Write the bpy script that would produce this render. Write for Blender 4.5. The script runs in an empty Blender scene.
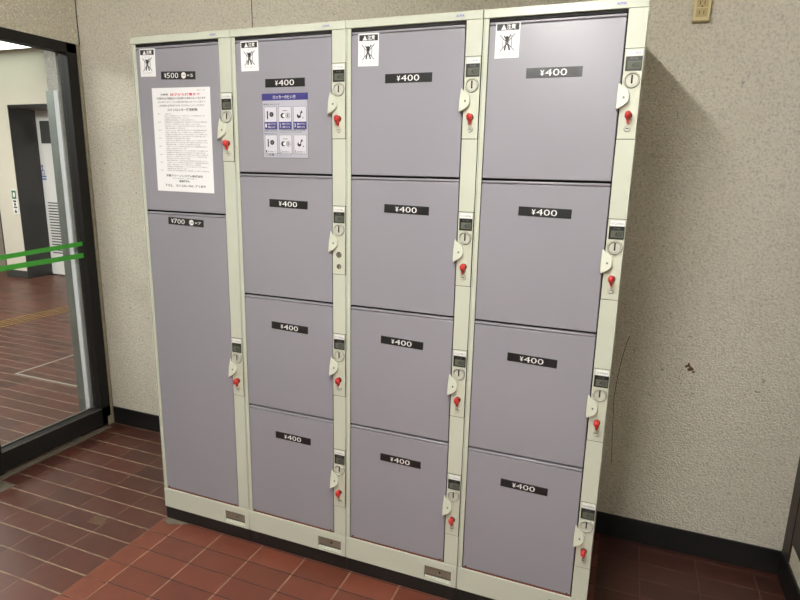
import bpy, bmesh, math, random
from mathutils import Vector, Matrix
random.seed(7)
S = bpy.context.scene
COL = S.collection

# ------------------------------------------------------------------ camera
cam_d = bpy.data.cameras.new('camera'); cam = bpy.data.objects.new('camera', cam_d); COL.objects.link(cam)
S.camera = cam
yaw, pit, roll = math.radians(-21.2942101), math.radians(-12.67251021), math.radians(1.21720959)
cy, sy, cp, sp = math.cos(yaw), math.sin(yaw), math.cos(pit), math.sin(pit)
fw = Vector((sy*cp, cy*cp, sp)); r0 = Vector((cy, -sy, 0)); u0 = r0.cross(fw)
rt = r0*math.cos(roll) + u0*math.sin(roll); up = -r0*math.sin(roll) + u0*math.cos(roll)
M3 = Matrix((rt, up, -fw)).transposed()
cam.matrix_world = Matrix.Translation((1.61839, -1.61280, 1.38838)) @ M3.to_4x4()
cam_d.sensor_fit = 'HORIZONTAL'; cam_d.sensor_width = 36; cam_d.lens = 581.738*36/800
cam_d.clip_start = 0.02

# ------------------------------------------------------------------ world, exposure
W = bpy.data.worlds.new('world'); S.world = W; W.use_nodes = True
W.node_tree.nodes['Background'].inputs[0].default_value = (0.75, 0.82, 1, 1)
W.node_tree.nodes['Background'].inputs[1].default_value = 0.3
S.view_settings.view_transform = 'Standard'; S.view_settings.look = 'None'
S.view_settings.exposure = 0.0; S.view_settings.gamma = 1.0
S.view_settings.use_curve_mapping = False

LAMP_X, LAMP_Z = 1.222, 2.200
TUBE = (360.0, 290.0)      # emission of the nearer, bright tube and of the farther, weaker one
LAMP_SPANS = [(-1.77, -0.60), (-3.07, -1.90)]
def area(name, loc, sx, sy_, power, color, rot=(0, 0, 0)):
    l = bpy.data.lights.new(name, 'AREA'); l.shape = 'RECTANGLE'; l.size = sx; l.size_y = sy_
    l.energy = power; l.color = color
    o = bpy.data.objects.new(name, l); COL.objects.link(o); o.location = loc; o.rotation_euler = rot
    return o
area('corridor_light', (-4.9, 1.0, 2.57), 1.6, 1.2, 150, (1.0, 0.98, 0.92))
area('corridor_light', (-3.0, -1.0, 2.57), 1.2, 2.0, 170, (0.97, 1.0, 0.95))

# ------------------------------------------------------------------ materials
def srgb(r, g, b):
    f = lambda c: (c/255/12.92) if c/255 <= 0.04045 else ((c/255+0.055)/1.055)**2.4
    return (f(r), f(g), f(b), 1)
def new_mat(name):
    m = bpy.data.materials.new(name); m.use_nodes = True
    return m, m.node_tree.nodes, m.node_tree.links, m.node_tree.nodes['Principled BSDF']
def math_n(N, L, op, a, b=None, c=None):
    n = N.new('ShaderNodeMath'); n.operation = op
    for i, v in enumerate((a, b, c)):
        if v is None: continue
        if hasattr(v, 'is_linked') or hasattr(v, 'links'): L.new(v, n.inputs[i])
        else: n.inputs[i].default_value = v
    return n.outputs[0]
def mixc(N, L, fac, a, b, mode='MIX'):
    n = N.new('ShaderNodeMix'); n.data_type = 'RGBA'; n.blend_type = mode
    if hasattr(fac, 'links'): L.new(fac, n.inputs[0])
    else: n.inputs[0].default_value = fac
    for i, v in ((6, a), (7, b)):
        if hasattr(v, 'links'): L.new(v, n.inputs[i])
        else: n.inputs[i].default_value = v
    return n.outputs[2]
def objco(N): return N.new('ShaderNodeTexCoord').outputs['Object']
def noise(N, L, co, scale, detail=3, rough=.5):
    n = N.new('ShaderNodeTexNoise'); L.new(co, n.inputs['Vector'])
    n.inputs['Scale'].default_value = scale; n.inputs['Detail'].default_value = detail; n.inputs['Roughness'].default_value = rough
    return n.outputs['Fac']
def ramp(N, L, fac, p0, p1, c0=(0, 0, 0, 1), c1=(1, 1, 1, 1)):
    n = N.new('ShaderNodeValToRGB'); L.new(fac, n.inputs[0])
    n.color_ramp.elements[0].position = p0; n.color_ramp.elements[1].position = p1
    n.color_ramp.elements[0].color = c0; n.color_ramp.elements[1].color = c1
    return n.outputs[0]
def bump(N, L, h, B, strength, dist):
    b = N.new('ShaderNodeBump'); L.new(h, b.inputs['Height']); b.inputs['Strength'].default_value = strength
    b.inputs['Distance'].default_value = dist; L.new(b.outputs[0], B.inputs['Normal'])

def paint(name, col, rough=.4, metal=0, var=.06, spec=.5, nscale=6, bumps=0, coat=0):
    m, N, L, B = new_mat(name); co = objco(N)
    n = noise(N, L, co, nscale, 4)
    d = tuple(c*(1-var) for c in col[:3])+(1,); u = tuple(min(1, c*(1+var)) for c in col[:3])+(1,)
    L.new(mixc(N, L, n, d, u), B.inputs['Base Color'])
    B.inputs['Roughness'].default_value = rough; B.inputs['Metallic'].default_value = metal
    B.inputs['Specular IOR Level'].default_value = spec
    if coat: B.inputs['Coat Weight'].default_value = coat; B.inputs['Coat Roughness'].default_value = .15
    if bumps: bump(N, L, noise(N, L, co, 120, 2), B, bumps, .001)
    return m
def emis(name, col, st):
    m, N, L, B = new_mat(name); B.inputs['Base Color'].default_value = col
    B.inputs['Emission Color'].default_value = col; B.inputs['Emission Strength'].default_value = st
    return m

def stucco(name, c_lo, c_hi, rough=.7, dist=.008):
    m, N, L, B = new_mat(name); co = objco(N)
    big = noise(N, L, co, 1.7, 4, .6)
    base = mixc(N, L, big, c_lo, c_hi)
    fine = noise(N, L, co, 120, 5, .72)
    dk = ramp(N, L, fine, .34, .53, (1, 1, 1, 1), (0, 0, 0, 1))
    base = mixc(N, L, math_n(N, L, 'MULTIPLY', dk, .42), base, tuple(c*.36 for c in c_lo[:3])+(1,))
    lt = ramp(N, L, noise(N, L, co, 115, 4, .7), .54, .66)  # pale specks paint glints on the stucco grains
    base = mixc(N, L, math_n(N, L, 'MULTIPLY', lt, .6), base, srgb(250, 245, 228))
    pits = ramp(N, L, noise(N, L, co, 38, 3, .6), .70, .74)
    base = mixc(N, L, math_n(N, L, 'MULTIPLY', pits, .5), base, tuple(c*.25 for c in c_lo[:3])+(1,))
    v = N.new('ShaderNodeTexVoronoi'); L.new(co, v.inputs['Vector']); v.inputs['Scale'].default_value = 140
    L.new(base, B.inputs['Base Color'])
    h = math_n(N, L, 'ADD', fine, math_n(N, L, 'MULTIPLY', v.outputs['Distance'], -.7))
    h = math_n(N, L, 'ADD', h, math_n(N, L, 'MULTIPLY', noise(N, L, co, 26, 2), .6))
    bump(N, L, h, B, 1.0, dist)
    B.inputs['Roughness'].default_value = rough
    return m

def tiles(name, px, py, ox, oy, wx, wy, cx_, cy_, vis_x, vis_y, c1, c2):
    """quarry tiles: pitch px,py, grout widths wx (lines of constant x), wy (lines of constant y)"""
    m, N, L, B = new_mat(name); co = objco(N)
    s = N.new('ShaderNodeSeparateXYZ'); L.new(co, s.inputs[0])
    wob = math_n(N, L, 'MULTIPLY', math_n(N, L, 'SUBTRACT', noise(N, L, co, 25, 2), .5), .003)
    X = math_n(N, L, 'DIVIDE', math_n(N, L, 'SUBTRACT', math_n(N, L, 'ADD', s.outputs[0], wob), ox), px)
    Y = math_n(N, L, 'DIVIDE', math_n(N, L, 'SUBTRACT', math_n(N, L, 'ADD', s.outputs[1], wob), oy), py)
    def line(v, p, w):
        fr = math_n(N, L, 'SUBTRACT', v, math_n(N, L, 'ROUND', v))
        d = math_n(N, L, 'MULTIPLY', math_n(N, L, 'ABSOLUTE', fr), p)
        mr = N.new('ShaderNodeMapRange'); L.new(d, mr.inputs[0]); mr.interpolation_type = 'SMOOTHSTEP'
        mr.inputs[1].default_value = w*.35; mr.inputs[2].default_value = w*.65
        mr.inputs[3].default_value = 1; mr.inputs[4].default_value = 0
        return mr.outputs[0]
    lx, ly = line(X, px, wx), line(Y, py, wy)
    cmb = N.new('ShaderNodeCombineXYZ'); L.new(math_n(N, L, 'FLOOR', X), cmb.inputs[0]); L.new(math_n(N, L, 'FLOOR', Y), cmb.inputs[1])
    wn = N.new('ShaderNodeTexWhiteNoise'); wn.noise_dimensions = '2D'; L.new(cmb.outputs[0], wn.inputs['Vector'])
    tile = mixc(N, L, wn.outputs['Value'], c1, c2)
    n = noise(N, L, co, 9, 5, .6)
    tile = mixc(N, L, math_n(N, L, 'MULTIPLY', ramp(N, L, n, .35, .8), .35), tile, tuple(c*.5 for c in c1[:3])+(1,))
    dirt = ramp(N, L, noise(N, L, co, 14, 3, .6), .35, .6)
    gx = math_n(N, L, 'MULTIPLY', lx, math_n(N, L, 'MULTIPLY_ADD', dirt, vis_x[1]-vis_x[0], vis_x[0]))
    gy = math_n(N, L, 'MULTIPLY', ly, math_n(N, L, 'MULTIPLY_ADD', dirt, vis_y[1]-vis_y[0], vis_y[0]))
    c = mixc(N, L, gx, tile, cx_); c = mixc(N, L, gy, c, cy_)
    L.new(c, B.inputs['Base Color'])
    g = math_n(N, L, 'MAXIMUM', lx, ly)
    L.new(math_n(N, L, 'MULTIPLY_ADD', g, .35, math_n(N, L, 'MULTIPLY_ADD', n, .25, .26)), B.inputs['Roughness'])
    h = math_n(N, L, 'ADD', math_n(N, L, 'MULTIPLY', g, -1), math_n(N, L, 'MULTIPLY', noise(N, L, co, 18, 3), .25))
    bump(N, L, h, B, .6, .002)
    return m

M = {}
M['cream'] = paint('locker_cream_enamel', srgb(194, 198, 184), .30, var=.03)
M['cream_plate'] = paint('locker_plate_cream', srgb(194, 197, 182), .36, var=.02)
M['lavender'] = paint('locker_lavender_enamel', srgb(144, 142, 151), .32, var=.025, nscale=3)
M['black'] = paint('black_gloss', srgb(20, 20, 20), .35)
M['dark'] = paint('dark_gap', srgb(12, 11, 11), .8)
M['plinth'] = paint('black_vinyl_plinth', srgb(22, 23, 22), .45, var=.3)
M['tag'] = paint('price_tag_black', srgb(28, 28, 30), .4)
M['white'] = paint('white_print', srgb(232, 232, 232), .5, var=.01)
M['paper'] = paint('white_paper', srgb(235, 235, 238), .6, var=.01)
M['ink'] = paint('ink_black', srgb(38, 38, 42), .6)
M['inkgrey'] = paint('ink_grey', srgb(110, 108, 112), .6)
M['inkred'] = paint('ink_red', srgb(205, 45, 75), .6)
M['navy'] = paint('ink_navy', srgb(58, 55, 120), .5)
M['panel'] = paint('guide_sheet', srgb(178, 178, 192), .5, var=.01)
M['cell'] = paint('guide_cell', srgb(206, 205, 214), .5, var=.01)
M['blue'] = paint('logo_blue', srgb(70, 95, 190), .5)
M['chrome'] = paint('chrome', srgb(190, 188, 180), .22, metal=1)
M['steel'] = paint('dull_steel', srgb(128, 118, 106), .45, metal=.15, var=.25, nscale=40)
M['red'] = paint('red_plastic', srgb(190, 46, 42), .35)
M['lcd'] = paint('lcd_glass', srgb(96, 100, 90), .12)
M['coin'] = paint('coin_ring', srgb(188, 188, 176), .35, var=.02)
M['rust'] = paint('rusty_seal', srgb(120, 70, 58), .7, var=.4, nscale=30)  # red-brown strip under the lowest doors
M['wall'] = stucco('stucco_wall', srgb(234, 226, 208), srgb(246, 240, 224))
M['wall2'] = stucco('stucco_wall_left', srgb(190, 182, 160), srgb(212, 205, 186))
M['wall_out'] = stucco('stucco_wall_outside', srgb(180, 178, 172), srgb(205, 203, 196))
M['caulk'] = paint('caulk', srgb(128, 119, 100), .7, var=.4, nscale=30)
M['plaster'] = paint('corridor_plaster', srgb(205, 200, 186), .6, var=.03)
M['plaster_grey'] = paint('corridor_grey', srgb(140, 128, 118), .6, var=.06)
M['open_dark'] = paint('darkened_front_wall', srgb(70, 66, 62), .8, var=.05)  # dark so the wall behind the camera bounces little light
M['ceil'] = paint('ceiling_grey', srgb(140, 138, 130), .8, var=.02)  # greyed down so the room ceiling bounces less light
M['skirt'] = paint('black_skirting', srgb(20, 20, 20), .42, var=.5, nscale=8, bumps=.2)
M['frame'] = paint('bronze_black_frame', srgb(24, 22, 21), .55, metal=0, spec=.25, var=.2)
M['frame_light'] = paint('worn_frame_edge', srgb(96, 92, 84), .5, metal=.3)
M['brown'] = paint('dark_brown_steel', srgb(48, 33, 26), .5, var=.15)
M['galv'] = paint('galvanised', srgb(128, 134, 130), .45, metal=.6, var=.25, nscale=14)
M['reflect'] = paint('white_edging', srgb(205, 206, 210), .4)
M['green'] = paint('green_tape', srgb(58, 150, 48), .45, var=.02)
M['mortar'] = paint('dusty_mortar', srgb(92, 84, 72), .8, var=.3, nscale=40)
M['brass'] = paint('floor_plate_metal', srgb(88, 62, 44), .5, metal=.1, var=.3, nscale=40)
M['ivory'] = paint('ivory_plastic', srgb(205, 188, 140), .4, var=.03)
M['ivory_dk'] = paint('ivory_recess', srgb(178, 158, 108), .45, var=.03)
M['slot'] = paint('outlet_slot', srgb(40, 24, 14), .7)
M['stain'] = paint('brown_stain', srgb(98, 72, 42), .8, var=.3, nscale=80)
M['crackm'] = paint('crack_dark', srgb(60, 50, 40), .9)
M['tact'] = paint('tactile_yellow', srgb(150, 118, 66), .55, var=.1)
M['tape'] = paint('white_floor_tape', srgb(135, 126, 116), .6, var=.1, nscale=30)
M['doorwhite'] = paint('corridor_door_white', srgb(214, 214, 212), .45, var=.01)
M['doorblack'] = paint('recess_dark', srgb(34, 34, 36), .4, var=.1)
M['darkglass'] = paint('dark_glass', srgb(60, 62, 62), .15)
M['picto'] = paint('pictogram_blue', srgb(80, 100, 165), .5)
M['signgreen'] = paint('sign_green', srgb(60, 105, 75), .5)
M['tube'] = emis('tube_glow', (1, .985, .93, 1), TUBE[0])
M['tube_weak'] = emis('tube_glow_weak', (1, .985, .93, 1), TUBE[1])
M['panel_glow'] = emis('panel_glow', (.86, 1, .88, 1), 2.5)
TC1, TC2 = srgb(68, 37, 29), srgb(90, 49, 38)
M['tileL'] = tiles('quarry_tile_left', .190, .0955, -.003, .005, .0035, .0058, srgb(122, 98, 76), srgb(134, 112, 88), (.25, .85), (.4, .95), TC1, TC2)
M['tileS'] = tiles('quarry_tile_border_lit', .184, .0955, .090, .005, .0045, .004, srgb(136, 102, 80), srgb(44, 26, 21), (.4, 1), (.2, .9), srgb(104, 54, 39), srgb(118, 62, 44))  # lamplight put into the colour, brighter orange than the left tiles
M['tileE'] = tiles('quarry_tile_east_shaded', .190, .0955, 1.775, .461, .003, .0035, srgb(104, 72, 58), srgb(104, 72, 58), (.3, .9), (.3, .9), srgb(58, 31, 24), srgb(70, 37, 29))  # tile colour darkened for the shadow beside the lockers
M['tileR'] = tiles('quarry_tile_right_lit', .184, .0915, .090, -.003, .0055, .0042, srgb(136, 104, 82), srgb(30, 19, 16), (.7, 1), (.6, 1), srgb(96, 50, 37), srgb(114, 60, 44))  # brighter orange stands in for lamplight on the front floor

def glass_mat():
    m = bpy.data.materials.new('window_glass'); m.use_nodes = True
    N, L = m.node_tree.nodes, m.node_tree.links; N.clear()
    out = N.new('ShaderNodeOutputMaterial'); mx = N.new('ShaderNodeMixShader')
    t = N.new('ShaderNodeBsdfTransparent'); t.inputs[0].default_value = (.95, .96, .955, 1)
    g = N.new('ShaderNodeBsdfGlossy'); g.inputs['Roughness'].default_value = .03
    f = N.new('ShaderNodeFresnel'); f.inputs[0].default_value = 1.25
    L.new(f.outputs[0], mx.inputs[0]); L.new(t.outputs[0], mx.inputs[1]); L.new(g.outputs[0], mx.inputs[2])
    L.new(mx.outputs[0], out.inputs[0])
    return m
M['glass'] = glass_mat()

# ------------------------------------------------------------------ geometry helpers
class G:
    """collects shapes, links them as ONE mesh object"""
    def __init__(s): s.bm = bmesh.new(); s.mats = []
    def mi(s, k):
        if k not in s.mats: s.mats.append(k)
        return s.mats.index(k)
    def box(s, x0, x1, y0, y1, z0, z1, k, bev=0, seg=2):
        vs = [s.bm.verts.new(p) for p in ((x0, y0, z0), (x1, y0, z0), (x1, y1, z0), (x0, y1, z0), (x0, y0, z1), (x1, y0, z1), (x1, y1, z1), (x0, y1, z1))]
        fs = [s.bm.faces.new([vs[i] for i in f]) for f in ((0, 3, 2, 1), (4, 5, 6, 7), (0, 1, 5, 4), (1, 2, 6, 5), (2, 3, 7, 6), (3, 0, 4, 7))]
        m = s.mi(k)
        for f in fs: f.material_index = m
        if bev:
            es = list({e for f in fs for e in f.edges})
            r = bmesh.ops.bevel(s.bm, geom=es, offset=bev, segments=seg, affect='EDGES', profile=.5)
            for f in r['faces']: f.material_index = m; f.smooth = True
        return s
    def poly(s, pts, y0, y1, k, bev=0):
        """outline in xz extruded from y0 (front) to y1; counter-clockwise seen from -y"""
        a = [s.bm.verts.new((x, y0, z)) for x, z in pts]; b = [s.bm.verts.new((x, y1, z)) for x, z in pts]
        m = s.mi(k); n = len(pts); fr = s.bm.faces.new(a); fr.material_index = m
        s.bm.faces.new(b[::-1]).material_index = m
        for i in range(n): s.bm.faces.new((a[i], b[i], b[(i+1) % n], a[(i+1) % n])).material_index = m
        if bev:
            r = bmesh.ops.bevel(s.bm, geom=list(fr.edges), offset=bev, segments=2, affect='EDGES', profile=.5)
            for f in r['faces']: f.material_index = m; f.smooth = True
        return s
    def cyl(s, c, axis, r, d, k, seg=28, r2=None, bev=0):
        """centre of the front cap c, running d along +axis"""
        r2 = r if r2 is None else r2
        ax = {'x': 0, 'y': 1, 'z': 2}[axis]; o = [(1, 2), (0, 2), (0, 1)][ax]
        def ring(t, rr):
            v = []
            for i in range(seg):
                q = 2*math.pi*i/seg; p = list(c); p[ax] += t; p[o[0]] += rr*math.cos(q); p[o[1]] += rr*math.sin(q)
                v.append(s.bm.verts.new(p))
            return v
        m = s.mi(k); a, b = ring(0, r), ring(d, r2)
        for f in (a, b[::-1]): s.bm.faces.new(f).material_index = m
        for i in range(seg):
            f = s.bm.faces.new((a[i], b[i], b[(i+1) % seg], a[(i+1) % seg])); f.material_index = m; f.smooth = True
        return s
    def ring(s, c, ro, ri, y0, y1, k, seg=32):
        m = s.mi(k); R = []
        for (rr, y) in ((ro, y1), (ro-.0008, y0), (ri+.0008, y0), (ri, y1)):
            R.append([s.bm.verts.new((c[0]+rr*math.cos(2*math.pi*i/seg), y, c[1]+rr*math.sin(2*math.pi*i/seg))) for i in range(seg)])
        for j in range(4):
            a, b = R[j], R[(j+1) % 4]
            for i in range(seg):
                f = s.bm.faces.new((a[i], b[i], b[(i+1) % seg], a[(i+1) % seg])); f.material_index = m; f.smooth = True
        return s
    def ell(s, c, rx, ry, rz, k, u=16, v=10, rot=0):
        m = s.mi(k)
        r = bmesh.ops.create_uvsphere(s.bm, u_segments=u, v_segments=v, radius=1)
        mat = Matrix.Translation(c) @ Matrix.Rotation(rot, 4, 'Y') @ Matrix.Diagonal((rx, ry, rz, 1))
        bmesh.ops.transform(s.bm, matrix=mat, verts=r['verts'])
        for f in {f for vv in r['verts'] for f in vv.link_faces}: f.material_index = m; f.smooth = True
        return s
    def tube(s, pts, rad, k, seg=6):
        m = s.mi(k); prev = None
        for i, p in enumerate(pts):
            p = Vector(p); d = (Vector(pts[min(i+1, len(pts)-1)])-Vector(pts[max(i-1, 0)])).normalized()
            a = d.orthogonal().normalized(); b = d.cross(a)
            R = [s.bm.verts.new(p + rad*(a*math.cos(2*math.pi*j/seg)+b*math.sin(2*math.pi*j/seg))) for j in range(seg)]
            if prev:
                for j in range(seg):
                    f = s.bm.faces.new((prev[j], prev[(j+1) % seg], R[(j+1) % seg], R[j])); f.material_index = m; f.smooth = True
            else: s.bm.faces.new(R).material_index = m
            prev = R
        s.bm.faces.new(prev[::-1]).material_index = m
        return s
    def text(s, body, x0, x1, z0, z1, y, k, bold=0, shear=0, plane='xz', keep=False):
        """lettering fitted into a rectangle; facing -y"""
        cu = bpy.data.curves.new('t', 'FONT'); cu.body = body; cu.size = 1; cu.resolution_u = 2; cu.shear = shear
        if bold: cu.offset = bold
        ob = bpy.data.objects.new('t', cu); COL.objects.link(ob)
        dg = bpy.context.evaluated_depsgraph_get(); me = bpy.data.meshes.new_from_object(ob.evaluated_get(dg))
        bpy.data.objects.remove(ob); bpy.data.curves.remove(cu)
        if not me.vertices: return s
        xs = [v.co.x for v in me.vertices]; ys = [v.co.y for v in me.vertices]
        ax, bx, ay, by = min(xs), max(xs), min(ys), max(ys)
        sx = (x1-x0)/max(1e-6, bx-ax); sz = (z1-z0)/max(1e-6, by-ay)
        if keep:
            sx = min(sx, sz); x0 = (x0+x1)/2-(bx-ax)*sx/2
        m = s.mi(k); vs = []
        for v in me.vertices:
            px, pz = x0+(v.co.x-ax)*sx, z0+(v.co.y-ay)*sz
            vs.append(s.bm.verts.new((px, y, pz)))
        for p in me.polygons:
            try: f = s.bm.faces.new([vs[i] for i in p.vertices]); f.material_index = m
            except ValueError: pass
        bpy.data.meshes.remove(me)
        return s
    def xform(s, mat): bmesh.ops.transform(s.bm, matrix=mat, verts=s.bm.verts); return s
    def build(s, name, parent=None, loc=None, fixn=False):
        if fixn: bmesh.ops.recalc_face_normals(s.bm, faces=s.bm.faces)
        me = bpy.data.meshes.new(name); s.bm.to_mesh(me); s.bm.free()
        for k in s.mats: me.materials.append(M[k])
        o = bpy.data.objects.new(name, me); COL.objects.link(o)
        if parent: o.parent = parent
        if loc: o.location = loc
        return o
def tag(o, label, cat=None, group=None, kind=None):
    if label: o['label'] = label
    if cat: o['category'] = cat
    if group: o['group'] = group
    if kind: o['kind'] = kind
    return o
def struct(o, label=None): o['kind'] = 'structure'; o['category'] = o.name.split('_')[0].split('.')[0]; o['label'] = label; return o
def empty(name, loc=(0, 0, 0)):
    o = bpy.data.objects.new(name, None); COL.objects.link(o); o.location = loc; o.empty_display_size = .1; return o

# ------------------------------------------------------------------ room shell
D = .590            # back wall
XL, XR = -.910, 2.240
RZ, CZ = 2.42, 2.60     # room and corridor ceilings
# floors
struct(G().box(-9, -.003, -5, 3.6, -.05, 0, 'tileL').build('floor'), 'red-brown quarry tile floor left of the lockers and on through the corridor')
struct(G().box(-.003, .090, -5, D, -.05, 0, 'tileS').build('floor'), 'border strip of half-width tiles in line with the left end of the lockers, brighter orange for the lamplight')
struct(G().box(.090, 1.63, -5, D, -.05, 0, 'tileR').build('floor'), 'tile floor in front of the lockers, coloured brighter orange for the lamplight')
struct(G().box(1.63, 4.2, -5, D, -.05, 0, 'tileE').build('floor'), 'red tile floor right of the lockers, colour darkened for their shadow')
# back wall
struct(G().box(XL, 2.50, D, D+.15, 0, RZ, 'wall').build('wall_back'), 'rough beige stucco wall behind the lockers')
# left wall with the glazed opening
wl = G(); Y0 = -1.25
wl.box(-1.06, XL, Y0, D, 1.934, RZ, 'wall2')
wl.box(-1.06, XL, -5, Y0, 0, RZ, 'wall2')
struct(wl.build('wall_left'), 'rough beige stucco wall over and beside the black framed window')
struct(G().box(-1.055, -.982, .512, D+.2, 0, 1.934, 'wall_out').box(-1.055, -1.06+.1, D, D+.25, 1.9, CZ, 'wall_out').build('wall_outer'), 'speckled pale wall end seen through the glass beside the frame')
# right wall
struct(G().box(XR, 2.5, -5, D, 0, RZ, 'wall').build('wall_right'), 'beige stucco wall at the right edge with a brown door frame')
struct(G().box(-1.06, 4.2, -5.1, -5, 0, RZ, 'open_dark').build('wall_front'), 'unseen wall behind the camera, darkened to cut bounced light')
struct(G().box(-1.06, 4.2, -5, D, RZ, CZ+.1, 'ceil').build('ceiling'), 'grey ceiling of the locker corner, darkened to cut bounced light')
# skirting
struct(G().box(XL, XR, D-.008, D, 0, .094, 'skirt', .002).build('baseboard_back'), 'black vinyl baseboard along the beige back wall')
struct(G().box(XR-.008, XR, -1.5, D-.008, 0, .105, 'skirt', .002).build('baseboard_right'), 'black baseboard turning along the right wall')
# brown door frame on the right wall
d2 = empty('door_2', (XR, .30, 0)); struct(d2, 'dark brown steel door and frame at the right edge of the photo')
G().box(-.006, 0, .205, .282, .105, 2.05, 'brown', .001).build('door_frame', d2)
G().box(-.004, 0, -.60, .205, .18, 2.0, 'brown', .001).build('door_panel', d2)
# trims at left corner
struct(G().box(XL, XL+.007, .567, .586, .0, 1.93, 'caulk', .003).box(XL, XL+.006, .545, .572, 0.0, .05, 'caulk', .002).build('trim_1'), 'worn beige corner strip between black window frame and back wall')
cr = G()
pts = [(XL+.002, .5878, 1.934+i*.034) for i in range(15)]
pts = [(x+random.uniform(-.0008, .0008), y-random.uniform(0, .0015), z) for x, y, z in pts]
struct(cr.tube(pts, .0022, 'crackm').build('trim_2'), 'dark cracked joint in the corner above the window frame')
struct(G().box(.0725, .0755, D-.0012, D, 1.80, RZ, 'crackm').build('trim_3'), 'dark vertical joint in the back wall above the first two lockers')
struct(G().box(XL, XL+.042, -1.2, .53, 0, .0025, 'mortar', .001).build('trim_4'), 'dusty mortar strip on the floor under the window frame')

# ------------------------------------------------------------------ window in the left wall
w1 = empty('window_1', (XL, 0, 0)); struct(w1, 'large fixed window with black frame and two green stripes on the glass')
fr = G()
fr.box(-.055, .004, -1.25, .566, 1.888, 1.934, 'frame', .002)          # head
fr.box(-.055, .004, -1.25, .566, .014, .108, 'frame', .002)            # bottom rail
fr.box(-.055, .004, .512, .566, .014, 1.934, 'frame', .002)            # right jamb
fr.box(-.055, .006, -.085, -.028, 0, 1.934, 'frame', .002)             # mullion
fr.box(-.055, .004, -1.25, -1.20, 0, 1.934, 'frame', .002)
fr.box(.0, .0055, -.028, .512, .104, .108, 'frame_light')              # worn sill line
fr.box(-.052, -.040, -.028, .512, .106, .114, 'frame_light')
fr.build('window_frame', w1)
G().box(-.022, -.017, -.030, .512, .10, 1.892, 'glass').build('glass_pane', w1)
G().box(-.022, -.017, -1.205, -.08, .10, 1.892, 'glass').build('glass_pane', w1)
for (a, b, c, d) in ((.963, .984, .986, 1.008), (.916, .940, .926, .950)):
    g = G(); bm = g.bm; k = g.mi('green'); xx = -.0162
    # slightly tilted tape, from the mullion to the jamb
    P = [(xx, -.028, a-.004), (xx, .512, c-.006), (xx, .512, d-.006), (xx, -.028, b-.004)]
    Q = [(xx-.0006, y, z) for _, y, z in P]
    vs = [bm.verts.new(p) for p in P+Q]
    for f in ((0, 1, 2, 3), (7, 6, 5, 4), (0, 4, 5, 1), (1, 5, 6, 2), (2, 6, 7, 3), (3, 7, 4, 0)): bm.faces.new([vs[i] for i in f])
    tag(g.build('green_stripe', w1), 'green safety tape across the glass')
# steel guard on the wall end outside
gd = empty('corner_guard', (-1.06, .508, 0)); tag(gd, 'tall galvanised corner guard with white edging, seen through the window', 'corner guard')
G().box(-.002, .050, -.004, .004, .0, 1.72, 'galv', .001).build('guard_plate', gd)
G().box(.052, .080, -.006, .003, .0, 1.72, 'reflect', .001).build('white_edging', gd)
for x, z in ((.022, .95), (.030, .42), (.022, 1.30)): G().cyl((x, -.0065, z), 'y', .0055, .004, 'steel', 10).build('bolt', gd)

# ------------------------------------------------------------------ corridor beyond the glass
FY = 3.20
struct(G().box(-5.45, -5.10, FY, FY+.35, .09, 2.01, 'plaster').box(-9, -.9, FY, FY+.35, 2.01, CZ, 'plaster').box(-3.9, -.9, FY, FY+.35, 0, 2.01, 'plaster').build('wall_far'), 'cream plaster wall at the far side of the corridor')
struct(G().box(-9, -.9, 3.55, 3.6, 0, CZ, 'plaster_grey').build('wall_far'), 'greyish recessed wall behind the cream pillar in the corridor')
struct(G().box(-5.46, -5.098, FY-.006, FY+.35, 0, .09, 'darkglass', .002).build('baseboard_far'), 'dark polished baseboard under the cream corridor pillar')
struct(G().box(-5.465, -5.45, FY-.004, FY+.35, 0, 2.01, 'doorblack').build('trim_5'), 'dark edge along the left side of the cream corridor pillar')
struct(G().box(-9.1, -9, -5, 3.6, 0, CZ, 'plaster').build('wall_west'), 'plaster wall closing the corridor to the left')
struct(G().box(-9, -1.06, -5.1, -5, 0, CZ, 'plaster').build('wall_south'), 'plaster wall closing the corridor behind')
struct(G().box(-9, -1.06, -5, 3.6, CZ, CZ+.1, 'plaster').build('ceiling'), 'plain ceiling of the corridor')
struct(G().box(-1.06, -.9, D+.15, 3.6, 0, CZ, 'plaster').build('wall_east'), 'corridor side wall beyond the corner')
struct(G().box(-5.105, -5.092, FY-.002, 3.55, 0, 2.0, 'doorblack').box(-5.105, -3.9, FY-.002, 3.55, 1.985, 2.009, 'doorblack').build('trim_6'), 'black lining of the deep doorway in the corridor wall')
dr = empty('door_1', (-5.17, 3.55, 0)); struct(dr, 'white corridor door with small window and vent slats')
G().box(.0, 1.0, -.03, 0, .012, 1.985, 'doorwhite', .002).build('door_panel', dr)
G().box(.135, .31, -.034, -.028, 1.60, 1.86, 'darkglass', .001).build('door_window', dr)
v = G()
for i in range(19):
    z = .28+i*.034; v.box(.13, .44, -.034, -.030, z, z+.012, 'ink')
v.build('door_vent', dr)
pc = G(); 
pc.cyl((.10, -.031, 1.335), 'y', .016, .001, 'picto', 12).box(.094, .106, -.032, -.031, 1.27, 1.32, 'picto').box(.10, .125, -.032, -.031, 1.285, 1.293, 'picto')
pc.ring((.105, 1.262), .030, .022, -.032, -.0305, 'picto', 20).box(.075, .155, -.032, -.031, 1.205, 1.222, 'picto').box(.08, .15, -.032, -.031, 1.172, 1.19, 'picto')
pc.build('wheelchair_pictogram', dr)
sg = G().box(-5.205, -5.125, FY-.008, FY, .77, 1.06, 'white', .001).box(-5.20, -5.13, FY-.009, FY-.008, .95, 1.05, 'signgreen')
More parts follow.
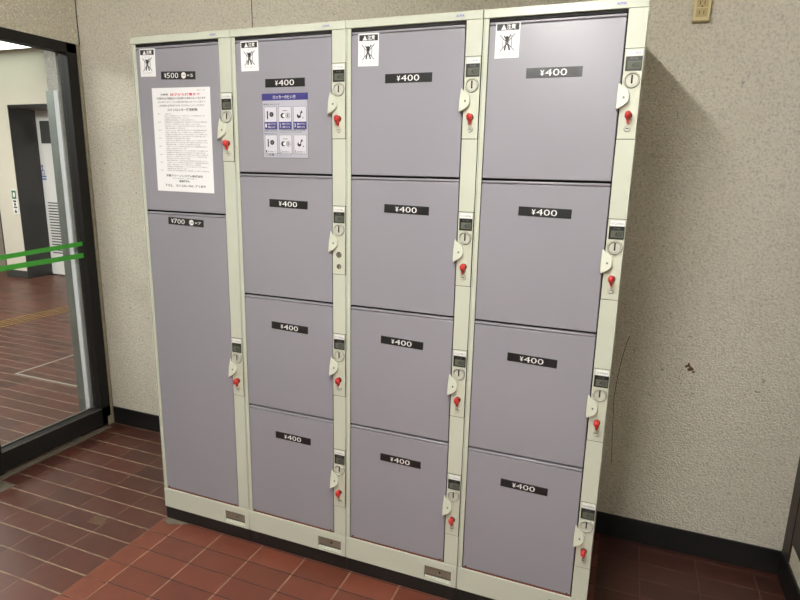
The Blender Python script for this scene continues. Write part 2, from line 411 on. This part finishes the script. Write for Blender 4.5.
sg.ell((-5.165, FY-.009, 1.0), .018, .0015, .03, 'white').box(-5.19, -5.14, FY-.0095, FY-.008, .915, .935, 'ink').box(-5.18, -5.15, FY-.0095, FY-.008, .875, .90, 'ink').box(-5.19, -5.135, FY-.0095, FY-.008, .845, .862, 'ink').poly([(-5.19, .79), (-5.14, .79), (-5.165, .83)], FY-.0095, FY-.008, 'ink')
tag(sg.build('wall_sign'), 'small upright white and green sign on the cream corridor pillar', 'sign')
tp = G()
for i in range(4):
    x = -3.465+i*.058; tp.box(x, x+.013, -1.5, 3.1, 0, .004, 'tact', .001, 1)
tag(tp.build('tactile_strip'), 'band of thin yellow tactile guide bars crossing the corridor floor', 'tactile paving')
tag(G().box(-2.11, -1.2, .876, .894, 0, .0012, 'tape').box(-2.11, -2.092, .894, 1.9, 0, .0012, 'tape').build('floor_marking'), 'white tape lines forming a corner on the corridor floor', 'floor marking')
cl = empty('corridor_ceiling_light', (-5.3, 2.92, CZ)); tag(cl, 'bright greenish white ceiling light panel in the corridor, top left corner', 'ceiling light')
G().box(-.90, .90, -.22, .20, -.03, 0, 'ceil', .003).build('light_frame', cl)
G().box(-.86, .86, -.19, .17, -.034, -.028, 'panel_glow').build('light_diffuser', cl)

# ------------------------------------------------------------------ ceiling lamps of the room
for i, (a, b) in enumerate(LAMP_SPANS):
    t = empty('fluorescent_light', (LAMP_X, (a+b)/2, RZ))
    tag(t, ['white fluorescent ceiling fixture nearer the lockers', 'white fluorescent ceiling fixture farther from the lockers'][i], 'ceiling light', 'fluorescent ceiling fixtures')
    h = (b-a)/2
    zt = LAMP_Z-RZ      # tube centre below the ceiling
    G().box(-.07, .07, -h-.03, h+.03, zt+.025, zt+.07, 'white', .004).box(-.018, .018, -h-.02, -h+.01, zt-.015, zt+.025, 'white').box(-.018, .018, h-.01, h+.02, zt-.015, zt+.025, 'white').build('light_housing', t)
    for yy in (-h*.7, h*.7): G().cyl((0, yy, zt+.07), 'z', .008, -zt-.07, 'white', 10).build('hanging_rod', t)
    G().cyl((0, -h, zt), 'y', .014, 2*h, ('tube', 'tube_weak')[i], 14).build('tube', t)

# ------------------------------------------------------------------ lockers
P = .4028
DIV4 = [1.7775, 1.3685, .9655, .5625, .134]
def z_locks(col): return [1.614, .800] if col == 0 else [1.686, 1.2735, .8655, .4585]
def door(parent, x0, x1, z0, z1, lowest):
    g = G(); yf = .0015
    x0 += .0020; x1 -= .0034; z0 += .0008; z1 -= .0054
    if z1 > 1.75: z1 -= .0045
    if lowest: z0 += .0065
    # face with a folded hem along the top edge (a thin groove below the hem)
    g.box(x0, x1, yf, .016, z0, z1-.0090, 'lavender', .0014)
    g.box(x0, x1, yf-.0012, .016, z1-.0066, z1, 'lavender', .0022)
    g.box(x0+.001, x1-.001, yf+.0042, .0155, z1-.0095, z1-.0058, 'lavender')
    d = g.build('door', parent)
    if lowest:
        s = G().box(x0, x1, .0025, .016, z0-.0063, z0-.0020, 'rust')  # thin red-brown strip along the foot of the door
        s.build('bottom_strip', d)
    for xx in ((x0+.010, x1-.010) if lowest else ()): G().cyl((xx, .0002, z0+.004), 'y', .0026, .004, 'chrome', 10).build('hinge_screw', d)
    return d
def yen(g, x, zc):
    g.text('Y', x, x+.0105, zc-.0075, zc+.0065, .00025, 'white', .02)
    g.box(x+.0008, x+.0097, .0001, .0004, zc-.0016, zc-.0004, 'white').box(x+.0008, x+.0097, .0001, .0004, zc-.0044, zc-.0032, 'white')
def price_tag(parent, x0, x1, zc, txt, extra=None, tilt=0):
    h = .0125; g = G(); g.box(x0, x1, .0004, .0022, zc-h, zc+h, 'tag', .0006)
    w = x1-x0
    if extra:
        yen(g, x0+.013, zc); g.text(txt[1:], x0+.0245, x0+.072, zc-.0082, zc+.0084, .00025, 'white', 0)
        g.cyl((x0+w*.665, .0001, zc), 'y', .0098, .0004, 'white', 20)
        g.text('100', x0+w*.665-.0072, x0+w*.665+.0072, zc-.0028, zc+.0028, -.0001, 'ink')
        g.text('×'+extra, x0+w*.76, x0+w*.93, zc-.0045, zc+.0045, .00025, 'white')
    else:
        yen(g, x0+w*.255, zc); g.text(txt[1:], x0+w*.345, x0+w*.735, zc-.0082, zc+.0084, .00025, 'white', 0)
    if tilt: 
        c = Vector(((x0+x1)/2, 0, zc)); g.xform(Matrix.Translation(c) @ Matrix.Rotation(tilt, 4, 'Y') @ Matrix.Translation(-c))
    return tag(g.build('price_tag', parent), 'black price tag with white lettering')
def warn_sticker(parent, x0, z1, tilt):
    w, h = .064, .088; x1, z0 = x0+w, z1-h; g = G(); y = .0004
    g.box(x0, x1, y, .0018, z0, z1, 'paper', .0003)
    g.box(x0+.003, x1-.003, y-.0003, y, z1-.020, z1-.004, 'ink')
    g.poly([(x0+.014, z1-.0185), (x0+.028, z1-.0185), (x0+.021, z1-.0055)], y-.0006, y-.0002, 'white')
    g.text('注意', x0+.029, x0+.052, z1-.0185, z1-.0055, y-.0006, 'white', .02)
    g.text('入らないで', x0+.018, x0+.044, z1-.028, z1-.0245, y-.0003, 'inkgrey')
    cx, cz = x0+w*.5, z1-.050; yy = y-.0004
    # crossed-out figure with raised arms
    g.cyl((cx-.001, yy, cz+.012), 'y', .0042, .0004, 'ink', 14)
    def bar(ax, az, bx, bz, t, k, yb):
        d = Vector((bx-ax, bz-az)).normalized(); n = Vector((-d.y, d.x))*t/2
        g.poly([(ax-n.x, az-n.y), (ax+n.x, az+n.y), (bx+n.x, bz+n.y), (bx-n.x, bz-n.y)][::-1], yb, yb+.0003, k)
    bar(cx-.001, cz+.009, cx-.001, cz-.006, .0085, 'ink', yy)
    bar(cx-.004, cz-.004, cx-.0065, cz-.019, .0042, 'ink', yy); bar(cx+.002, cz-.004, cx+.007, cz-.019, .0042, 'ink', yy)
    bar(cx-.003, cz+.007, cx-.009, cz+.017, .003, 'ink', yy); bar(cx+.002, cz+.007, cx+.008, cz+.019, .003, 'ink', yy)
    bar(cx-.021, cz+.020, cx+.019, cz-.020, .0022, 'inkgrey', yy-.0004); bar(cx-.018, cz-.021, cx+.020, cz+.022, .0022, 'inkgrey', yy-.0008)
    bar(cx+.011, cz+.019, cx+.011, cz-.012, .0018, 'inkgrey', yy); bar(cx-.012, cz+.012, cx-.012, cz-.012, .0012, 'inkgrey', yy)
    g.text('鍵のかかる場所です', x0+.012, x0+.052, z0+.010, z0+.0128, y-.0003, 'inkgrey')
    if tilt:
        c = Vector(((x0+x1)/2, 0, (z0+z1)/2)); g.xform(Matrix.Translation(c) @ Matrix.Rotation(tilt, 4, 'Y') @ Matrix.Translation(-c))
    return tag(g.build('warning_sticker', parent), 'white warning sticker with black header and a crossed-out figure')

def lock_panel(parent, zt, has_key, hidden_digits=False):
    x0, x1 = .3576, .4012
    p = G().box(x0, x1, -.0016, .010, zt-.212, zt, 'cream_plate', .0008).box(x0, x1, -.0002, .010, zt-.2135, zt+.0015, 'dark').build('lock_plate', parent)
    g = G().box(.3635, .3975, -.0022, -.001, zt-.0165, zt-.0035, 'white', .0003)
    g.text('0123456', .366, .395, zt-.0135, zt-.0075, -.00245, 'inkgrey'); tag(g.build('number_label', p), 'small white number label')
    g = G().box(.3612, .3992, -.0030, -.001, zt-.0515, zt-.0180, 'black', .0008)
    g.box(.3665, .3965, -.0033, -.0028, zt-.0475, zt-.0285, 'lcd', .0002)
    g.text('料金', .372, .389, zt-.0255, zt-.0212, -.0033, 'inkgrey')
    g.text('400', .376, .395, zt-.0450, zt-.0315, -.0036, 'ink', .01, .2)
    tag(g.build('fee_display', p), 'black framed fee display')
    c = (.3795, zt-.0725)
    g = G().cyl((c[0]+.0004, -.0019, c[1]-.0005), 'y', .0193, .001, 'inkgrey', 28).ring(c, .0184, .0150, -.0070, -.001, 'coin').cyl((c[0], -.0026, c[1]), 'y', .0150, .002, 'coin', 28)
    g.box(c[0]-.0020, c[0]+.0020, -.0032, -.002, c[1]-.0085, c[1]+.0115, 'dark', .0004)
    g.ring(c, .0150, .0134, -.0029, -.002, 'inkgrey')
    g.build('coin_slot', p)
    # pull tab bridging the door edge
    o = [(.3498, -.0785), (.3545, -.0800), (.3570, -.0880), (.3660, -.0890), (.3740, -.0960), (.3770, -.1060), (.3775, -.1180), (.3745, -.1265), (.3660, -.1330), (.3490, -.1435), (.3485, -.1100)]
    o = [(x, zt+z) for x, z in o][::-1]
    g = G().poly(o, -.0130, -.0010, 'cream_plate', .0016)
    for vv in g.bm.verts:
        if vv.co.y < -.005:
            q = (zt-.0785-vv.co.z)/.065; q = max(0, min(1, q)); vv.co.y += .0100*(1-q)**1.3-.0030*q
    g.poly([(.3625, zt-.1165), (.3672, zt-.1165), (.3672, zt-.1115), (.3625, zt-.1115)], -.0122, -.0080, 'inkgrey')
    h = g.build('pull_handle', p, fixn=True)
    if has_key:
        kx, kz = .3800, zt-.1555; a = random.uniform(-.35, .35)
        g = G().cyl((kx, -.0045, kz), 'y', .0092, .0035, 'chrome', 20).build('key_cylinder', p)
        g = G().ell((kx-.001, -.014, kz), .0080, .0110, .0105, 'red', rot=a)
        g.box(kx-.0012, kx+.0012, -.0285, -.015, kz-.004, kz+.008, 'red', .0008)
        g.poly([(kx-.0052, kz-.006), (kx-.0022, kz-.020), (kx+.0022, kz-.020), (kx+.0052, kz-.006)], -.0125, -.0060, 'red', .001)
        tag(g.build('key', p, fixn=True), 'red plastic key in the lock')
        g = G().ring((kx, zt-.187), .0086, .0052, -.0050, -.001, 'coin', 20).cyl((kx, -.0036, zt-.187), 'y', .0052, .002, 'coin', 12)
        g.box(kx-.0035, kx+.0035, -.0042, -.0034, zt-.1878, zt-.1862, 'dark')
        g.build('reset_lock', p)
    else:
        for z in (-.150, -.187):
            r = .0095 if z > -.16 else .0080
            g = G().ring((.3800, zt+z), r, r*.60, -.0045, -.001, 'chrome', 20).cyl((.3800, -.0032, zt+z), 'y', r*.6, .002, 'steel', 14)
            g.box(.3792, .3808, -.0042, -.003, zt+z-.0045, zt+z+.0045, 'dark', .0002)
            g.build('key_cylinder', p)
    return p

LAB = ['leftmost coin locker column with two doors, a white notice above and one tall door below',
       'second coin locker column from the left, blue instruction sheet on its top door',
       'third coin locker column from the left, four lavender doors, no sheet or notice on them',
       'rightmost coin locker column beside the bare beige wall, four lavender doors']
def column(i):
    t = empty('coin_locker', (i*P, 0, 0)); tag(t, LAB[i], 'locker', 'coin locker columns along the wall')
    a, b = .0011, P-.0011
    g = G()
    g.box(a, b, .018, .582, .054, 1.797, 'cream', .002)                       # case
    g.box(a, .0155, .0, .02, .1345, 1.7775, 'cream', .0008)                   # left stile
    g.box(.0040, .0046, -.0002, .002, .1345, 1.7775, 'dark')
    zs = z_locks(i)
    # right stile in pieces between lock plates
    cuts = [1.7775]
    for z in zs: cuts += [z+.0010, z-.2130]
    cuts.append(.1345)
    for k in range(0, len(cuts), 2): g.box(.3572, b, .0, .02, cuts[k+1], cuts[k], 'cream', .0008)
    g.build('cabinet', t)
    G().box(.0155, .3575, .0163, .0185, .1345, 1.7775, 'dark').box(.0155, .3575, .004, .018, 1.7700, 1.7776, 'dark').box(.0155, .0172, .004, .018, .1345, 1.7775, 'dark').box(.3545, .3574, .004, .018, .1345, 1.7775, 'dark').build('door_gap_shade', t)  # black sheets stand in for the shade inside the door gaps
    h = G().box(a, b, -.0015, .584, 1.7780, 1.800, 'cream', .0012)
    h = h.build('top_panel', t)
    g = G().box(.326, .352, -.0021, -.001, 1.7850, 1.7935, 'coin', .0002)
    g.text('ALPHA', .328, .350, 1.7865, 1.7922, -.0024, 'blue', .02, .25)
    tag(g.build('maker_sticker', h), 'tiny white sticker with blue letters')
    # bottom panel with a recessed name plate
    g = G(); x0, x1, z0, z1 = .2915, .3835, .0640, .1085
    g.box(a, x0, -.0015, .02, .054, .1340, 'cream', .001); g.box(x1, b, -.0015, .02, .054, .1340, 'cream', .001)
    g.box(x0-.001, x1+.001, -.0014, .02, z1, .1340, 'cream', .0006); g.box(x0-.001, x1+.001, -.0014, .02, .054, z0, 'cream', .0006)
    k = g.build('bottom_panel', t)
    g = G().box(x0, x1, .0060, .012, z0, z1, 'steel').box(x0+.006, x1-.002, .0052, .009, z0+.010, z0+.011, 'dark').box(x0+.002, x1-.002, .0008, .009, z0, z0+.005, 'cream', .001)
    g.cyl((x0+.052, .005, z0+.026), 'y', .0045, .004, 'chrome', 14).cyl((x0+.052, .0045, z0+.026), 'y', .0022, .001, 'dark', 10)
    tag(g.build('recessed_plate', k), 'brownish steel plate set in a rectangular recess')
    G().box(a, b, .003, .580, 0, .0545, 'plinth', .001).build('base_plinth', t)
    L, R = .0155, .3572
    if i == 0:
        d = door(t, L, R, 1.229, 1.7775, False); warn_sticker(d, .034, 1.762, .02)
        price_tag(d, .120, .261, 1.6735, '¥500', '5', .03)
        notice(d)
        d = door(t, L, R, .134, 1.229, True); price_tag(d, .110, .262, 1.194, '¥700', '7', .03)
    else:
        zc = [1.6385, 1.2725, .8640, .4645]
        if i == 3: zc[1] = 1.2825
        for j in range(4):
            d = door(t, L, R, DIV4[j+1], DIV4[j], j == 3)
            if j == 0:
                warn_sticker(d, [0, .038, .039, .034][i], [0, 1.764, 1.762, 1.766][i], [0, .0, .01, .0][i])
                if i == 1: guide_sheet(d)
            off = (.003, .003, -.001)[i-1]
            price_tag(d, .121+off+[0, .003, -.002, .002][j], .262+off+[0, .003, -.002, .002][j], zc[j], '¥400', None, [.0, .02, .03, .015][j])
    for j, z in enumerate(zs): lock_panel(t, z, not (i == 1 and j == 1))
    return t

def notice(parent):
    g = G(); x0, x1, z0, z1 = .0745, .3145, 1.297, 1.636; w, h = x1-x0, z1-z0
    g.box(x0, x1, .0006, .0016, z0, z1, 'paper', .0002)
    y = .00045
    def ln(txt, u0, u1, v, hh, k, bold=0): g.text(txt, x0+u0*w, x0+u1*w, z1-(v+hh/2)*h, z1-(v-hh/2)*h, y, k, bold)
    ln('お客様へのご案内', .78, .92, .028, .010, 'inkgrey')
    ln('使用時間', .15, .28, .064, .020, 'ink', .02); ln('始発から終電まで', .32, .83, .064, .026, 'inkred', .02)
    ln('使用料金は使用開始日から当日限りの料金となっております', .08, .92, .100, .022, 'ink', .015)
    ln('日付が変わりますと一日分の追加料金が加算されますのでご注意下さい', .10, .93, .134, .017, 'ink')
    ln('ご使用期間は使用開始日を含めて三日以内とさせていただきます', .11, .90, .167, .018, 'ink')
    ln('コインロッカー使用約款', .26, .78, .207, .028, 'ink', .02)
    A = ['この約款はコインロッカーの使用に関する事項を定めるものです', '使用者はこの約款を承認のうえロッカーを使用するものとします', '現金貴重品その他の高価品は収納することができません',
         '危険物動物死体犯罪に使用されるおそれのある物は収納できません', '使用期間を経過した場合は管理者が扉を開けて収納品を取り出し別に保管します', '鍵を紛失されたときは実費を申し受けます',
         '収納品の引渡しを受けるときは所定の手続きが必要です', '管理者は収納品の損害について責任を負いません']
    v = .245; n = 0
    while v < .805:
        s_ = A[n % 8]; s_ = (s_ + A[(n+3) % 8])[:42]
        u1 = [.93, .90, .62, .92, .93, .80, .91, .55, .93, .88][n % 10]
        if n in (0, 3): u1 = .34 if n == 0 else .72
        ln(s_[:max(8, int(len(s_)*(u1-.19)/.74))], .20, u1, v, .0125, 'inkgrey')
        if n % 4 == 0: ln('第%d条' % (n//4+1), .08, .13, v, .011, 'inkgrey')
        v += .0195; n += 1
    ln('京都クリーンシステム株式会社', .17, .82, .842, .024, 'ink', .02)
    ln('本社所在地ご案内窓口', .28, .70, .868, .010, 'inkgrey')
    ln('営業所案内', .40, .58, .895, .022, 'ink', .02)
    ln('TEL  0120-46-7189', .14, .86, .940, .022, 'ink')
    c = Vector((.19, 0, 1.46)); g.xform(Matrix.Translation(c) @ Matrix.Rotation(.008, 4, 'Y') @ Matrix.Translation(-c))
    tag(g.build('paper_notice', parent), 'white paper notice with a red line and rows of small black text')

def guide_sheet(parent):
    g = G(); x0, x1, z0, z1 = .1105, .2745, 1.4145, 1.608; w, h = x1-x0, z1-z0
    g.box(x0, x1, .0008, .0018, z0, z1, 'inkgrey'); g.box(x0+.0015, x1-.0015, .0006, .0016, z0+.0015, z1-.0015, 'panel')
    y = .0004
    def bx(u0, u1, v0, v1, k, dy=0): g.box(x0+u0*w, x0+u1*w, y-dy, y+.0003, z1-v1*h, z1-v0*h, k)
    def ln(txt, u0, u1, v, hh, k, dy=0): g.text(txt, x0+u0*w, x0+u1*w, z1-(v+hh/2)*h, z1-(v-hh/2)*h, y-.0004-dy, k, .01)
    bx(0, 1, 0, .105, 'navy'); ln('ロッカーの使い方', .25, .74, .055, .055, 'white')
    ln('荷物を入れるとき', .03, .38, .165, .028, 'ink')
    for r, v0 in ((0, .20), (1, .635)):
        for c in range(3):
            u = .045+c*.32; bx(u, u+.28, v0, v0+(.355 if r == 0 else .30), 'inkgrey'); bx(u+.008, u+.272, v0+.006, v0+(.235 if r == 0 else .294), 'cell', .0003)
            if r == 0:
                bx(u, u+.28, v0+.235, v0+.345, 'navy', .0004); ln(str(c+1), u+.02, u+.05, v0+.29, .06, 'white', .0002); ln('閉めて下さい', u+.08, u+.26, v0+.27, .028, 'white', .0002); ln('硬貨を入れる', u+.08, u+.24, v0+.315, .028, 'white', .0002)
            else:
                ln('扉を開ける', u+.06, u+.24, v0+.265, .026, 'inkgrey', .0004); ln(str(c+1), u+.02, u+.045, v0+.26, .04, 'ink', .0004)
            cx, cz = x0+(u+.14)*w, z1-(v0+.13)*h; yy = y-.0009
            if c == 0:
                g.box(cx-.013, cx-.009, yy, yy+.0004, cz-.012, cz+.012, 'ink').cyl((cx+.004, yy, cz+.002), 'y', .0075, .0004, 'ink', 14).cyl((cx+.004, yy-.0002, cz+.002), 'y', .003, .0004, 'inkgrey', 10)
            elif c == 1:
                g.cyl((cx-.008, yy, cz-.002), 'y', .0078, .0004, 'ink', 14).cyl((cx-.004, yy-.0002, cz-.002), 'y', .0048, .0004, 'white', 10)
                g.ring((cx+.010, cz-.002), .0080, .0066, yy, yy+.0004, 'inkgrey', 16).box(cx+.007, cx+.012, yy, yy+.0003, cz-.006, cz+.002, 'inkgrey').box(cx-.009, cx+.008, yy, yy+.0003, cz+.012, cz+.0135, 'ink')
            else:
                g.cyl((cx-.003, yy, cz-.003), 'y', .0072, .0004, 'ink', 12).poly([(cx-.001, cz-.001), (cx+.006, cz+.013), (cx+.010, cz+.007)], yy-.0003, yy+.0003, 'ink').cyl((cx-.002, yy-.0002, cz+.001), 'y', .0034, .0004, 'white', 10)
                g.cyl((cx+.011, yy, cz-.009), 'y', .002, .0004, 'ink', 8)
    ln('お気をつけ下さい', .03, .33, .590-.015, .026, 'ink'); ln('使用中は料金が加算', .37, .94, .565, .022, 'inkgrey'); ln('されますのでご注意', .37, .86, .595, .020, 'inkgrey')
    ln('荷物を取り出すとき', .03, .33, .622-.004, .02, 'ink')
    ln('ご注意', .05, .25, .965-.02, .040, 'ink'); ln('貴重品は入れないで下さい', .30, .92, .945-.02, .020, 'inkgrey'); ln('鍵をなくさないで', .30, .62, .975-.015, .020, 'inkgrey')
    tag(g.build('instruction_sheet', parent), 'grey-blue instruction sheet with navy header and six small drawings')

for i in range(4): column(i)

# ------------------------------------------------------------------ outlet on the back wall
o = empty('wall_outlet', (1.760, D, 1.862)); tag(o, 'ivory double power outlet on the beige wall, upper right of the lockers', 'outlet')
G().box(-.022, .028, -.012, 0, -.002, .104, 'ivory_dk', .002).box(-.0235, .0265, -.026, -.010, 0, .102, 'ivory', .003).build('cover_plate', o)
for zc in (.0240, .0520, .0800):
    g = G().box(-.0150, .0180, -.0275, -.025, zc-.0125, zc+.0125, 'ivory_dk', .001)
    for xx in (-.0055, .0075): g.box(xx-.0010, xx+.0010, -.0285, -.0265, zc-.006, zc+.005, 'slot')
    if zc > .04: g.cyl((.001, -.0285, zc-.0105), 'y', .0024, .002, 'slot', 10)
    g.build('socket', o)
# marks on the wall
random.seed(3)
st = G()
for k in range(16):
    a, rr = random.uniform(0, 6.28), random.uniform(0, .011)
    st.ell((1.862+rr*math.cos(a)*.8+.006*(k % 3), D-.0004, .732+rr*math.sin(a)-.007*(k % 3)), random.uniform(.002, .006), .0008, random.uniform(.002, .005), 'stain', 8, 6)
for k in range(7): st.ell((1.848-random.uniform(0, .012), D-.0004, .66+k*.009), .0015, .0006, .0018, 'stain', 8, 6)
struct(st.build('trim_7'), 'small brown stain on the beige wall right of the lockers')
ck = [(1.656, .815), (1.648, .79), (1.640, .745), (1.634, .70), (1.628, .64), (1.624, .57), (1.628, .50), (1.632, .42), (1.636, .36), (1.640, .30)]
struct(G().tube([(x+.004, D-.0004, z) for x, z in ck], .0009, 'crackm').build('trim_8'), 'thin dark crack running down the wall close to the lockers')
# floor details
fp = G().box(-.032, .032, -.022, .022, 0, .0018, 'brass', .0008)
o = fp.build('floor_plate'); o.location = (-.231, -.124, 0); o.rotation_euler = (0, 0, math.radians(4)); tag(o, 'small square metal plate set in the tiles left of the lockers', 'floor plate')
g = G().box(-.06, .05, -.045, .04, 0, .0015, 'mortar', .0006); o = g.build('floor_patch'); o.location = (-.825, -.11, 0); tag(o, 'grey cement patch in the tiles below the window mullion', 'floor patch')
g = G().poly([(.003, -.005), (.06, -.03), (.12, .002), (.03, .002)], 0, .001, 'mortar'); g.xform(Matrix.Rotation(math.radians(90), 4, 'X').inverted()); 
g.bm.free(); g = G(); k = g.mi('mortar')
vv = [g.bm.verts.new(p) for p in ((.004, -.001, .0012), (.008, -.022, .0012), (.045, -.034, .0012), (.075, -.018, .0012), (.11, -.006, .0012), (.11, .002, .0012), (.004, .002, .0012))]
g.bm.faces.new(vv); r = bmesh.ops.extrude_face_region(g.bm, geom=list(g.bm.faces)); bmesh.ops.translate(g.bm, verts=[x for x in r['geom'] if isinstance(x, bmesh.types.BMVert)], vec=(0, 0, -.0012))
tag(g.build('floor_patch', fixn=True), 'grey cement smear on the tiles at the left foot of the lockers', 'floor patch')
